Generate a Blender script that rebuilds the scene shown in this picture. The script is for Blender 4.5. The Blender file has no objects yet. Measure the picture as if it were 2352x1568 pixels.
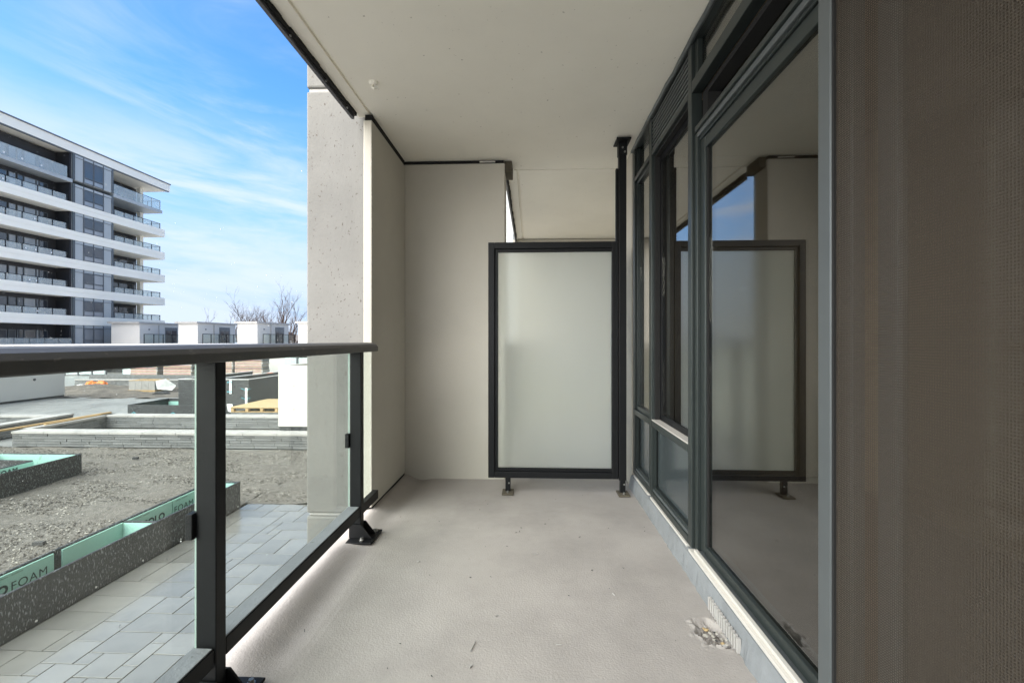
import bpy, bmesh, math, random
from mathutils import Vector, Matrix
random.seed(7)
R = math.radians
S = bpy.context.scene
COL = S.collection
# ------------------------------------------------------------------ camera, sky, sun, exposure
cam = bpy.data.cameras.new('camera'); cam.lens = 16.0; cam.sensor_width = 36.0
cam.clip_start = 0.02; cam.clip_end = 900.0; cam.shift_y = -2/2352
co = bpy.data.objects.new('camera', cam); COL.objects.link(co)
co.location = (0, 0, 1.08); co.rotation_euler = (R(90), 0, math.atan(44/1045))
S.camera = co
SUN_EL, SUN_AZ = 40, 228          # azimuth clockwise from +Y
W = bpy.data.worlds.new('World'); S.world = W; W.use_nodes = True
def build_sky():
    nt = W.node_tree; N = nt.nodes; L = nt.links; N.clear()
    out = N.new('ShaderNodeOutputWorld'); bg = N.new('ShaderNodeBackground'); bg.inputs[1].default_value = 0.05
    sky = N.new('ShaderNodeTexSky'); sky.sky_type = 'NISHITA'; sky.sun_disc = False
    sky.sun_elevation = R(SUN_EL); sky.sun_rotation = R(SUN_AZ); sky.air_density = 1.0; sky.dust_density = 0.6; sky.ozone_density = 2.0
    tc = N.new('ShaderNodeTexCoord'); sep = N.new('ShaderNodeSeparateXYZ'); L.new(tc.outputs['Generated'], sep.inputs[0])
    def noise(scale, sc, det, dist, rough=.6):
        mp = N.new('ShaderNodeMapping'); mp.inputs['Scale'].default_value = sc; mp.inputs['Rotation'].default_value = (R(12), R(-14), R(20))
        L.new(tc.outputs['Generated'], mp.inputs[0])
        n = N.new('ShaderNodeTexNoise'); n.inputs['Scale'].default_value = scale; n.inputs['Detail'].default_value = det
        n.inputs['Distortion'].default_value = dist; n.inputs['Roughness'].default_value = rough
        L.new(mp.outputs[0], n.inputs['Vector']); return n.outputs['Fac']
    def rng(v, a, b, c=0., d=1.):
        m = N.new('ShaderNodeMapRange'); m.interpolation_type = 'SMOOTHSTEP'
        for i, k in enumerate((a, b, c, d)): m.inputs[i+1].default_value = k
        L.new(v, m.inputs[0]); return m.outputs[0]
    def mth(op, a, b):
        m = N.new('ShaderNodeMath'); m.operation = op; m.use_clamp = True
        for i, k in enumerate((a, b)):
            if isinstance(k, (int, float)): m.inputs[i].default_value = k
            else: L.new(k, m.inputs[i])
        return m.outputs[0]
    wisp = mth('MULTIPLY', rng(noise(2.0, (1, 1, 3.2), 9, .7), .38, .68), rng(noise(1.1, (1, 1, 1.5), 3, .2), .28, .50))
    low = mth('MULTIPLY', rng(noise(1.8, (1, 1, 5.0), 7, .4), .36, .60), rng(sep.outputs[2], .42, .26))
    hor = rng(sep.outputs[2], .46, .02, 0., .97)
    cl = mth('MAXIMUM', mth('MULTIPLY', wisp, .72), mth('MULTIPLY', low, .85))
    hs = N.new('ShaderNodeHueSaturation'); hs.inputs['Saturation'].default_value = 1.12; hs.inputs['Value'].default_value = 1.0
    L.new(sky.outputs[0], hs.inputs['Color'])
    mul = N.new('ShaderNodeMix'); mul.data_type = 'RGBA'; mul.blend_type = 'MULTIPLY'; mul.inputs[0].default_value = 1
    mul.inputs[7].default_value = (0.42, 0.64, 0.80, 1); L.new(hs.outputs[0], mul.inputs[6])
    mix = N.new('ShaderNodeMix'); mix.data_type = 'RGBA'; L.new(cl, mix.inputs[0])
    pale = N.new('ShaderNodeMix'); pale.data_type = 'RGBA'; L.new(hor, pale.inputs[0]); L.new(mul.outputs[2], pale.inputs[6]); pale.inputs[7].default_value = (1.0, 1.5, 2.3, 1); L.new(pale.outputs[2], mix.inputs[6])
    mix.inputs[7].default_value = (1.9, 2.15, 2.55, 1)
    L.new(mix.outputs[2], bg.inputs[0]); L.new(bg.outputs[0], out.inputs[0])
build_sky()
sl = bpy.data.lights.new('sun', 'SUN'); sl.energy = 1.5; sl.angle = R(90); sl.color = (1.0, .94, .83)
so = bpy.data.objects.new('sun', sl); COL.objects.link(so)
az = R(SUN_AZ); el = R(SUN_EL)
so.rotation_euler = Vector((math.sin(az)*math.cos(el), math.cos(az)*math.cos(el), math.sin(el))).to_track_quat('Z', 'Y').to_euler()
V = S.view_settings; V.view_transform = 'Standard'; V.look = 'None'; V.exposure = 3.2; V.gamma = 1; V.use_curve_mapping = False
S.cycles.max_bounces = 14; S.cycles.transparent_max_bounces = 24; S.cycles.diffuse_bounces = 6

# ------------------------------------------------------------------ materials
def shade(name):
    m = bpy.data.materials.new(name); m.use_nodes = True
    nt = m.node_tree; b = nt.nodes['Principled BSDF']; return m, nt.nodes, nt.links, b
def mat(name, c, rough=.6, var=.12, vs=3., bump=0., bs=80., metal=0., speck=None, c2=None, spec=.5, stretch=(1, 1, 1), rand=0., bd=.01, grime=0.):
    """procedural surface: base colour with two scales of mottling, optional pits/specks, optional fine relief"""
    m, N, L, b = shade(name)
    b.inputs['Roughness'].default_value = rough; b.inputs['Metallic'].default_value = metal
    b.inputs['Specular IOR Level'].default_value = spec
    tc = N.new('ShaderNodeTexCoord'); mp = N.new('ShaderNodeMapping'); mp.inputs['Scale'].default_value = stretch
    L.new(tc.outputs['Object'], mp.inputs[0])
    def noise(s, d=6, r=.6):
        n = N.new('ShaderNodeTexNoise'); n.inputs['Scale'].default_value = s; n.inputs['Detail'].default_value = d; n.inputs['Roughness'].default_value = r
        L.new(mp.outputs[0], n.inputs['Vector']); return n.outputs['Fac']
    r = N.new('ShaderNodeMapRange'); r.inputs[1].default_value = .3; r.inputs[2].default_value = .7
    L.new(noise(vs), r.inputs[0])
    mx = N.new('ShaderNodeMix'); mx.data_type = 'RGBA'; L.new(r.outputs[0], mx.inputs[0])
    cc = c2 or tuple(k*(1-2*var) for k in c)
    mx.inputs[6].default_value = (*cc, 1); mx.inputs[7].default_value = (*c, 1)
    col = mx.outputs[2]
    if rand:
        oi = N.new('ShaderNodeObjectInfo'); rr = N.new('ShaderNodeMapRange'); rr.inputs[3].default_value = 1-rand; rr.inputs[4].default_value = 1+rand
        L.new(oi.outputs['Random'], rr.inputs[0])
        m2 = N.new('ShaderNodeVectorMath'); m2.operation = 'SCALE'; L.new(col, m2.inputs[0]); L.new(rr.outputs[0], m2.inputs['Scale']); col = m2.outputs[0]
    if grime:
        g = N.new('ShaderNodeMapRange'); g.inputs[1].default_value = .47; g.inputs[2].default_value = .64; g.inputs[3].default_value = 1; g.inputs[4].default_value = 1-grime
        L.new(noise(vs*.6, 8, .7), g.inputs[0])
        m3 = N.new('ShaderNodeVectorMath'); m3.operation = 'SCALE'; L.new(col, m3.inputs[0]); L.new(g.outputs[0], m3.inputs['Scale']); col = m3.outputs[0]
    if speck:
        (sc, lo, scol, st) = speck
        mp2 = N.new('ShaderNodeMapping'); mp2.inputs['Scale'].default_value = st; L.new(tc.outputs['Object'], mp2.inputs[0])
        n = N.new('ShaderNodeTexNoise'); n.inputs['Scale'].default_value = sc; n.inputs['Detail'].default_value = 2.; n.inputs['Roughness'].default_value = .5
        L.new(mp2.outputs[0], n.inputs['Vector'])
        q = N.new('ShaderNodeMapRange'); q.inputs[1].default_value = lo; q.inputs[2].default_value = lo+.05; L.new(n.outputs['Fac'], q.inputs[0])
        m4 = N.new('ShaderNodeMix'); m4.data_type = 'RGBA'; L.new(q.outputs[0], m4.inputs[0]); L.new(col, m4.inputs[6]); m4.inputs[7].default_value = (*scol, 1)
        col = m4.outputs[2]
    L.new(col, b.inputs['Base Color'])
    if bump:
        bp = N.new('ShaderNodeBump'); bp.inputs['Strength'].default_value = bump; bp.inputs['Distance'].default_value = bd
        L.new(noise(bs, 4, .65), bp.inputs['Height']); L.new(bp.outputs[0], b.inputs['Normal'])
    return m
def glass(name, tint, f0=.05, rough=0., power=4.5, dust_haze=0.):
    """thin clear pane: Schlick reflection over a tinted see-through body"""
    m, N, L, b = shade(name); N.remove(b); out = [n for n in N if n.type == 'OUTPUT_MATERIAL'][0]
    lw = N.new('ShaderNodeLayerWeight'); lw.inputs[0].default_value = .5
    p = N.new('ShaderNodeMath'); p.operation = 'POWER'; p.inputs[1].default_value = power; L.new(lw.outputs['Facing'], p.inputs[0])
    r = N.new('ShaderNodeMapRange'); r.inputs[3].default_value = f0; r.inputs[4].default_value = 1; L.new(p.outputs[0], r.inputs[0])
    tr = N.new('ShaderNodeBsdfTransparent'); tr.inputs[0].default_value = (*tint, 1)
    gl = N.new('ShaderNodeBsdfGlossy'); gl.inputs['Roughness'].default_value = rough
    mx = N.new('ShaderNodeMixShader'); L.new(r.outputs[0], mx.inputs[0]); L.new(tr.outputs[0], mx.inputs[1]); L.new(gl.outputs[0], mx.inputs[2])
    res = mx.outputs[0]
    if dust_haze:
        tc = N.new('ShaderNodeTexCoord'); n = N.new('ShaderNodeTexNoise'); n.inputs['Scale'].default_value = 45.; n.inputs['Detail'].default_value = 3
        L.new(tc.outputs['Object'], n.inputs['Vector'])
        q = N.new('ShaderNodeMapRange'); q.inputs[1].default_value = .72; q.inputs[2].default_value = .78; q.inputs[3].default_value = dust_haze; q.inputs[4].default_value = .4
        L.new(n.outputs['Fac'], q.inputs[0]); df = N.new('ShaderNodeBsdfDiffuse'); df.inputs[0].default_value = (.7, .72, .7, 1)
        m2 = N.new('ShaderNodeMixShader'); L.new(q.outputs[0], m2.inputs[0]); L.new(res, m2.inputs[1]); L.new(df.outputs[0], m2.inputs[2]); res = m2.outputs[0]
    L.new(res, out.inputs[0]); return m
def frosted():
    m, N, L, b = shade('frosted glass'); N.remove(b); out = [n for n in N if n.type == 'OUTPUT_MATERIAL'][0]
    t = N.new('ShaderNodeBsdfTranslucent'); t.inputs[0].default_value = (.93, .95, .93, 1)
    d = N.new('ShaderNodeBsdfDiffuse'); d.inputs[0].default_value = (.8, .83, .8, 1)
    g = N.new('ShaderNodeBsdfRefraction'); g.inputs['Roughness'].default_value = .42; g.inputs['IOR'].default_value = 1.25; g.inputs[0].default_value = (.95, .97, .95, 1)
    a = N.new('ShaderNodeMixShader'); a.inputs[0].default_value = .22; L.new(t.outputs[0], a.inputs[1]); L.new(d.outputs[0], a.inputs[2])
    c = N.new('ShaderNodeMixShader'); c.inputs[0].default_value = .58; L.new(a.outputs[0], c.inputs[1]); L.new(g.outputs[0], c.inputs[2])
    L.new(c.outputs[0], out.inputs[0]); return m
def mesh_screen():
    m, N, L, b = shade('insect screen mesh'); N.remove(b); out = [n for n in N if n.type == 'OUTPUT_MATERIAL'][0]
    tc = N.new('ShaderNodeTexCoord'); w = []
    for d in ('Y', 'Z'):
        k = N.new('ShaderNodeTexWave'); k.bands_direction = d; k.inputs['Scale'].default_value = 56.; k.inputs['Distortion'].default_value = .9
        k.inputs['Detail Scale'].default_value = 2.; L.new(tc.outputs['Object'], k.inputs[0]); w.append(k.outputs['Fac'])
    mxm = N.new('ShaderNodeMath'); mxm.operation = 'MAXIMUM'; L.new(w[0], mxm.inputs[0]); L.new(w[1], mxm.inputs[1])
    r = N.new('ShaderNodeMapRange'); r.inputs[1].default_value = .3; r.inputs[2].default_value = .95; r.inputs[3].default_value = .10; r.inputs[4].default_value = .66
    L.new(mxm.outputs[0], r.inputs[0])
    t = N.new('ShaderNodeBsdfTransparent'); d = N.new('ShaderNodeBsdfDiffuse'); d.inputs[0].default_value = (.066, .056, .045, 1)
    mx = N.new('ShaderNodeMixShader'); L.new(r.outputs[0], mx.inputs[0]); L.new(t.outputs[0], mx.inputs[1]); L.new(d.outputs[0], mx.inputs[2])
    L.new(mx.outputs[0], out.inputs[0]); return m
M = dict(
 ceil=mat('painted concrete soffit', (.90, .865, .77), .85, .05, .9, .12, 30, bd=.004, speck=(45, .71, (.5, .47, .4), (1, 1, 1))),
 floor=mat('broom finished concrete', (.375, .347, .323), .72, .10, 1.3, .4, 120, bd=.005, grime=.22, speck=(38, .77, (.2, .17, .15), (1, 1, 1))),
 curb=mat('grey painted curb', (.21, .222, .232), .6, .1, 8, .3, 60, speck=(40, .72, (.12, .12, .12), (1, 1, 1))),
 curbtop=mat('mortar ledge', (.44, .42, .37), .8, .1, 8, .3, 90),
 stucco=mat('stucco', (.53, .50, .435), .92, .07, 1.1, .45, 150, bd=.004),
 column=mat('precast concrete', (.195, .190, .178), .75, .12, 1.6, .2, 60, grime=.12, speck=(75, .665, (.09, .075, .065), (1, 1, .75))),
 white_stucco=mat('white stucco', (.60, .58, .545), .9, .03, .6),
 far_white=mat('off white precast band', (.90, .85, .74), .8, .03, .3),
 far_soffit=mat('pale soffit', (.70, .67, .58), .9, .03, .5),
 black=mat('charcoal powder coat', (.005, .0056, .0066), .5, .1, 30, .08, 200, spec=.25),
 rail=mat('weathered handrail coat', (.016, .0155, .015), .6, .3, 14, .25, 120, spec=.9, c2=(.010, .010, .010), speck=(70, .68, (.07, .065, .06), (1, .5, 1)), bd=.003),
 gap=mat('black foam gasket', (.008, .008, .008), .9),
 brown=mat('dark brown', (.10, .085, .06), .9),
 trim=mat('slate metal drip trim', (.075, .078, .09), .5, .1, 5),
 alu=mat('dark bronze aluminium', (.030, .038, .037), .38, .05, 6, metal=.35),
 alulight=mat('slate aluminium stile', (.10, .112, .115), .4, .05, 6, metal=.3),
 sill=mat('pale anodised sill', (.66, .63, .58), .4, .05, 3, metal=.25),
 spandrel=glass('spandrel glass', (.0, .0, .0), .06, .0),
 spandrel_back=mat('spandrel panel', (.045, .055, .058), .15, .03, 3, spec=.8),
 steel=mat('zinc bolt', (.45, .45, .43), .35, metal=.9),
 frost=frosted(), mesh=mesh_screen(),
 clear=glass('railing glass', (.90, .935, .915), .035, dust_haze=.035),
 edge=mat('glass edge', (.42, .52, .48), .2),
 window=glass('window glass', (.62, .63, .60), .13, power=3.3),
 farwin=mat('far window glass', (.05, .055, .065), .06, .15, .4, spec=1.0),
 farwin2=mat('far window glass with blinds', (.30, .31, .32), .1, .15, .4, spec=1.0),
 farpanel=mat('grey spandrel panel', (.40, .415, .41), .35, .04, .4),
 farframe=mat('dark grey mullion', (.13, .14, .15), .45),
 farglass=glass('far railing glass', (.86, .90, .88), .08, .05, power=4.5, dust_haze=.28),  # even diffuse haze mixed in to lighten these panes
 fardark=mat('charcoal cladding', (.030, .029, .032), .6, .2, .6, speck=(2.2, .68, (.10, .10, .11), (1, 1, 1))),
 membrane=mat('black waterproofing membrane', (.022, .025, .028), .5, .2, 5, .5, 60, speck=(44, .59, (.19, .20, .21), (1.5, 1.5, .5)), bd=.006),
 foglass=mat('frosted fence glass', (.50, .60, .58), .3, .04, 1),
 foam=mat('mint foam board', (.36, .64, .56), .6, .04, 3),
 ink=mat('dark green ink', (.012, .05, .04), .6),
 paver=mat('wet concrete paver', (.225, .222, .21), .12, .07, 1.4, .08, 90, rand=.12, grime=.25, spec=.6),
 joint=mat('paver joint sand', (.012, .012, .011), .95),
 gravel=mat('brown grey gravel', (.25, .232, .205), .95, .25, 14, 1., 60, c2=(.12, .108, .095), bd=.05, speck=(80, .62, (.42, .40, .36), (1, 1, 1))),
 soil=mat('muddy aggregate', (.19, .165, .14), .95, .3, 2, 1., 9, c2=(.08, .07, .06), bd=.08),
 yard=mat('distant yard paving', (.33, .33, .315), .4, .1, .7, .2, 12, grime=.3),
 stone=mat('grey wall stone', (.22, .224, .224), .85, .2, 7, .6, 40, rand=.22, bd=.006, grime=.2),
 cap=mat('pale wall cap', (.42, .405, .385), .7, .1, 4, .2, 40, grime=.12),
 mortar=mat('dark wall core', (.06, .06, .06), .95),
 wood=mat('pine timber', (.5, .34, .16), .7, .12, 3, .1, 40, stretch=(6, 1, 6)),
 ply=mat('plywood', (.5, .37, .19), .6, .08, 5, stretch=(1, 6, 1)),
 orange=mat('orange plastic', (.90, .22, .03), .5, .1, 6),
 pink=mat('faded red tape', (.62, .28, .25), .6, .3, 3),
 plastic=mat('white plastic sheet', (.72, .73, .72), .4, .1, 6),
 blue=mat('cyan tie', (.10, .50, .60), .5),
 drain=mat('white drain board', (.75, .75, .74), .5, .04, 6),
 bark=mat('bare bark', (.12, .075, .055), .9, .2, 3),
 farwood=mat('far wood', (.16, .15, .15), .95, .3, .2),
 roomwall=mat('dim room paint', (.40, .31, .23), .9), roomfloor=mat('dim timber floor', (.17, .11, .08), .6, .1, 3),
 snow=mat('snow', (.85, .86, .88), .8),
)
rb = M['rail'].node_tree.nodes['Principled BSDF']; rb.inputs['Coat Weight'].default_value = .45; rb.inputs['Coat Roughness'].default_value = .55; rb.inputs['Coat IOR'].default_value = 1.6
# ------------------------------------------------------------------ builders
OFF = {}
def wo(p): return OFF.get(p.name, Vector((0, 0, 0))) if p else Vector((0, 0, 0))
class MB:
    def __init__(s): s.v = []; s.f = []
    def add(s, vs, fs):
        k = len(s.v); s.v += [tuple(v) for v in vs]; s.f += [tuple(i+k for i in f) for f in fs]; return s
    def box(s, x0, x1, y0, y1, z0, z1):
        return s.add([(x0,y0,z0),(x1,y0,z0),(x1,y1,z0),(x0,y1,z0),(x0,y0,z1),(x1,y0,z1),(x1,y1,z1),(x0,y1,z1)],
                     [(0,3,2,1),(4,5,6,7),(0,1,5,4),(1,2,6,5),(2,3,7,6),(3,0,4,7)])
    def prism(s, prof, axis, a, b):
        """prof: closed list of 2-D points; axis 'x','y' or 'z' extruded a..b"""
        def P(p, t): return {'x': (t, p[0], p[1]), 'y': (p[0], t, p[1]), 'z': (p[0], p[1], t)}[axis]
        n = len(prof); vs = [P(p, a) for p in prof]+[P(p, b) for p in prof]
        fs = [(i, (i+1) % n, n+(i+1) % n, n+i) for i in range(n)]+[tuple(range(n))[::-1], tuple(range(n, 2*n))]
        return s.add(vs, fs)
    def tube(s, pts, rad, n=6):
        pts = [Vector(p) for p in pts]; k = len(s.v); m = len(pts)
        for i, p in enumerate(pts):
            d = (pts[min(i+1, m-1)]-pts[max(i-1, 0)]).normalized()
            u = d.orthogonal().normalized() if i == 0 else (u-d*u.dot(d)).normalized(); w = d.cross(u)
            r = rad[i] if isinstance(rad, (list, tuple)) else rad
            for j in range(n):
                a = 2*math.pi*j/n; s.v.append(tuple(p+(u*math.cos(a)+w*math.sin(a))*r))
        for i in range(m-1):
            for j in range(n): s.f.append((k+i*n+j, k+i*n+(j+1) % n, k+(i+1)*n+(j+1) % n, k+(i+1)*n+j))
        s.f.append(tuple(k+j for j in range(n))[::-1]); s.f.append(tuple(k+(m-1)*n+j for j in range(n))); return s
    def build(s, name, m, parent=None, bevel=0., label=None, smooth=False, seg=2):
        o0 = wo(parent)
        if parent is None and s.v:
            lo = [min(v[i] for v in s.v) for i in range(3)]; hi = [max(v[i] for v in s.v) for i in range(3)]
            loc = Vector(((lo[0]+hi[0])/2, (lo[1]+hi[1])/2, lo[2])); o0 = loc
        me = bpy.data.meshes.new(name); me.from_pydata([(v[0]-o0[0], v[1]-o0[1], v[2]-o0[2]) for v in s.v], [], s.f); me.update()
        bm = bmesh.new(); bm.from_mesh(me); bmesh.ops.recalc_face_normals(bm, faces=bm.faces); bm.to_mesh(me); bm.free()
        me.materials.append(m)
        if smooth:
            for p in me.polygons: p.use_smooth = True
        o = bpy.data.objects.new(name, me); COL.objects.link(o)
        if parent is not None: o.parent = parent
        else: o.location = o0
        OFF[o.name] = o0.copy()
        if bevel:
            b = o.modifiers.new('bevel', 'BEVEL'); b.width = bevel; b.segments = seg; b.limit_method = 'ANGLE'
        if label: o['label'] = label
        return o
def B(*a): return MB().box(*a)
def tag(o, label, cat, group=None, kind=None):
    if kind: o['kind'] = kind
    if label: o['label'] = label
    if cat: o['category'] = cat
    if group: o['group'] = group
    return o
def struct(o, kind='structure'): o['kind'] = kind; return o
def thing(name, label, cat, loc, group=None):
    o = bpy.data.objects.new(name, None); COL.objects.link(o); o.location = loc; o.empty_display_size = .1
    OFF[o.name] = Vector(loc); return tag(o, label, cat, group)
def inst(name, me, loc, parent, scale=(1, 1, 1), rot=0):
    """one more piece sharing mesh data; loc is in world space"""
    o = bpy.data.objects.new(name, me); COL.objects.link(o); o.parent = parent
    o.location = Vector(loc)-wo(parent); o.scale = scale; o.rotation_euler = (0, 0, rot); OFF[o.name] = Vector(loc); return o
def unit_mesh(name, m, bevel=.04, jitter=0.):
    bm = bmesh.new(); bmesh.ops.create_cube(bm, size=1.0)
    if bevel: bmesh.ops.bevel(bm, geom=bm.edges[:], offset=bevel, segments=1, affect='EDGES')
    if jitter:
        for v in bm.verts: v.co += Vector([random.uniform(-jitter, jitter) for _ in range(3)])
    me = bpy.data.meshes.new(name); bm.to_mesh(me); bm.free(); me.materials.append(m); return me
CEIL = 2.49
G = -1.72
# ------------------------------------------------------------------ setting: own balcony
def balcony_floor():
    X0, X1 = -1.10, .728; cx, cy = .672, 1.715
    def axis(a, b, st, lo, hi, fine):
        r = []; v = a
        while v < b-1e-6:
            r.append(v); v += fine if lo <= v < hi else st
        return r+[b]
    xs = axis(X0, -.80, .0075, 9, 9, .01)[:-1]+axis(-.80, X1, .03, .55, .735, .0055); ys = axis(-2.2, 3.5405, .05, 1.58, 1.86, .0055)
    from mathutils import noise as ns
    mb = MB()
    for y in ys:
        for x in xs:
            pk = 1-max(math.exp(-((y-yp-.02)/.14)**2) for yp in (.16, 1.295, 2.43))
            z = (.032*math.exp(-((x+.99)/.072)**2)*(1+.12*math.sin(y*3.1)+.06*math.sin(y*11)) - .010*math.exp(-((x+.86)/.06)**2)*(1+.4*math.sin(y*4+1)))*pk
            z += .0025*ns.noise(Vector((x*2.3, y*2.1, 0)))
            q = math.hypot((x-cx)/.062, (y-cy)/.085)+.35*ns.noise(Vector((x*22, y*22, 3)))
            if q < 1.0: z -= .040*min(1, (1-q)*3)*(.7+.6*abs(ns.noise(Vector((x*60, y*60, 5)))))
            elif q < 1.35: z += .004*(1.35-q)/.35*abs(ns.noise(Vector((x*40, y*40, 9))))*3
            mb.v.append((x, y, z))
    n = len(xs)
    for j in range(len(ys)-1):
        for i in range(n-1): mb.f.append((j*n+i, j*n+i+1, (j+1)*n+i+1, (j+1)*n+i))
    mb.box(X0, X1+.3, -2.2, 3.54, -.20, -.06)
    mb.box(X0, X0+.03, -2.2, 3.54, -.0599, -.008)
    o = struct(mb.build('floor', M['floor'], smooth=False))
    return o
balcony_floor()
struct(B(-.25, 1.7, 3.541, 6.3, -.20, 0).build('floor', M['floor']))
# ceiling slab: main soffit, drip groove, outer strip
cm = MB().box(-.99, .9, -2.2, 3.76, CEIL, 2.69).box(-1.045, -.9901, 2.8401, 3.76, CEIL, 2.69).box(-1.01, -.99, -2.2, 2.84, CEIL+.013, 2.69).box(-1.09, -1.01, -2.2, 2.84, CEIL, 2.69)
struct(cm.build('ceiling', M['ceil'], bevel=.003))
cm = MB().box(-.10, 1.85, 3.765, 6.5, CEIL-.004, 2.69).box(-.12, -.10, 3.765, 6.5, CEIL+.010, 2.69).box(-.205, -.12, 3.765, 6.5, CEIL-.004, 2.69)
struct(cm.build('ceiling', M['ceil'], bevel=.003))
# drip trim
t = thing('drip_trim', 'slate metal drip trim screwed along the outer edge of the ceiling above the railing', 'trim', (-1.1, .5, 2.45))
B(-1.113, -1.096, -2.2, 2.78, 2.452, 2.60).build('trim_strip', M['trim'], t)
mb = MB(); y = -2.0
while y < 2.77:
    mb.box(-1.0955, -1.081+random.uniform(-.004, .004), y, y+.07, 2.468, CEIL-.002); y += .0702
mb.build('foam_gasket', M['gap'], t)
for y in (1.2, 1.62, 2.02, 2.38, 2.66):
    MB().tube([(-1.094, y, 2.462), (-1.088, y, 2.462)], .006, 8).build('screw', M['steel'], t)
t = thing('drip_trim', 'slate metal drip trim along the ceiling edge of the neighbouring balcony beyond the screen', 'trim', (-.22, 5, 2.43))
B(-.222, -.208, 3.9, 6.3, 2.43, 2.60).build('trim_strip', M['trim'], t)
mb = MB(); y = 3.9
while y < 6.25:
    mb.box(-.2075, -.196+random.uniform(-.004, .004), y, y+.07, 2.455, CEIL-.006); y += .0702
mb.build('foam_gasket', M['gap'], t)
# precast column
t = thing('concrete_column', 'tall pitted precast concrete column outside the railing', 'column', (-1.24, 3.2, G))
for z0, z1 in ((G, -.045), (-.025, 2.675), (2.70, 5.5)):
    B(-1.44, -1.046, 2.86, 3.6, z0, z1).build('precast_segment', M['column'], t, bevel=.012)
for z0, z1 in ((-.044, -.026), (2.676, 2.699)):
    B(-1.428, -1.052, 2.875, 3.58, z0, z1).build('joint_filler', M['cap'], t, bevel=.004)
# stucco partition
w = B(-1.042, -.988, 2.785, 3.535, .045, 2.448).build('stucco_wall', M['stucco'], bevel=.006)
tag(w, 'short stucco return wall at the far left of the balcony, end on beside the column', 'wall')
w = B(-1.036, -.992, 2.80, 3.53, .0, .044).build('foam_gasket', M['gap'], w)
B(-1.036, -.992, 2.80, 3.53, 2.449, 2.488).build('foam_gasket', M['gap'], bpy.data.objects['stucco_wall'])
w2 = B(-1.04, -.205, 3.54, 3.76, -.05, 2.462).build('stucco_wall', M['stucco'], bevel=.006)
tag(w2, 'beige stucco back wall facing the camera, left of the frosted screen', 'wall')
B(-1.0, -.215, 3.552, 3.75, 2.463, 2.489).build('foam_gasket', M['gap'], w2)
B(-.40, -.28, 3.525, 3.539, 2.466, 2.474).build('bent_flashing', M['sill'], w2)
B(-.204, -.150, 3.56, 3.762, 2.405, 2.485).build('dark_recess_block', M['brown'], w2, bevel=.004)  # brown block stands in for a dark recess; its shade is in the colour
w5 = B(1.7, 1.85, 3.70, 6.3, -.2, 2.485).build('stucco_wall', M['stucco']); B(.9005, 1.699, 3.70, 3.85, -.2, 2.485).build('wall_return', M['stucco'], w5)
tag(w5, 'recessed stucco side wall of the neighbouring balcony hidden behind the screen post', 'wall')
w3 = B(-.25, 1.85, 6.301, 6.5, -.2, 2.478).build('stucco_wall', M['stucco'])
tag(w3, 'stucco end wall of the neighbouring balcony seen above the frosted screen', 'wall')
w4 = B(.742, .9, 3.40, 3.85, -.2, 2.485).build('stucco_wall', M['stucco'], bevel=.004)
tag(w4, 'narrow pale stucco wall strip between the black post and the window wall', 'wall')
# ceiling hook + lump
t = thing('ceiling_hook', 'small painted hook stub on the ceiling near the column', 'hook', (-.86, 2.25, CEIL))
MB().tube([(-.86, 2.45, CEIL), (-.86, 2.45, CEIL-.018)], [.026, .018], 10).build('base_plate', M['ceil'], t)
MB().tube([(-.86, 2.45, CEIL-.015), (-.865, 2.44, CEIL-.035), (-.85, 2.435, CEIL-.045), (-.838, 2.445, CEIL-.035)], .006, 6).build('hook_wire', M['ceil'], t)
# curb under window wall
mb = MB(); ys = [-2.2+i*.03 for i in range(int(5.6/.03))]+[3.39]
for y in ys:
    j = random.uniform(-.004, .004)
    for p in ((.716+j, -.01), (.724+j*.6, .045), (.735, .088), (.75, .094), (.90, .094)): mb.v.append((p[0], y, p[1]))
for i in range(len(ys)-1):
    for k in range(4): mb.f.append((i*5+k, i*5+k+1, (i+1)*5+k+1, (i+1)*5+k))
cb = mb.build('curb', M['curb'], bevel=0); tag(cb, 'chipped grey painted curb at the foot of the window wall', 'curb')
for i in range(13):
    B(.7105+.0005*(i % 2), .7225, 1.60+i*.021, 1.60+i*.021+.011, .002, .052).build('rib', M['cap'], cb)
# rubble in the broken hole
t = thing('broken_concrete', 'loose chips of concrete in the broken hole in the floor beside the curb', 'rubble', (.67, 1.71, -.02))
for i in range(26):
    a = random.uniform(0, 6.28); r = random.random()**.6*.048; s = random.uniform(.005, .012)
    bm = bmesh.new(); bmesh.ops.create_icosphere(bm, subdivisions=1, radius=s)
    for v in bm.verts: v.co = Vector((v.co.x*random.uniform(.6, 1.3), v.co.y*random.uniform(.6, 1.5), v.co.z*random.uniform(.2, .45)))
    me = bpy.data.meshes.new('chip'); bm.to_mesh(me); bm.free(); me.materials.append((M['curbtop'], M['mortar'], M['soil'], M['cap'], M['ply'])[(i*7) % 5 if i % 3 else 0])
    inst('chip', me, (.672+math.cos(a)*r, 1.715+math.sin(a)*r*1.4, -.022+random.uniform(0, .014)), t)
mb = MB()
for x, y, a, l, w_ in ((-.20, 1.50, 1.4, .010, .003), (-.205, 1.60, 1.4, .03, .0012), (.10, 1.62, .1, .012, .0015), (.03, 1.42, .8, .009, .004), (.02, 2.3, .2, .015, .002), (-.55, 2.2, .4, .006, .005), (.35, 1.95, 2.0, .01, .002)):
    dx, dy = math.cos(a)*l, math.sin(a)*l; nx_, ny_ = -math.sin(a)*w_, math.cos(a)*w_
    mb.prism([(x-dx, y-dy), (x-dx*.3+nx_, y-dy*.3+ny_), (x+dx, y+dy), (x+dx*.2-nx_, y+dy*.2-ny_)], 'z', .002, .0055)
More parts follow.
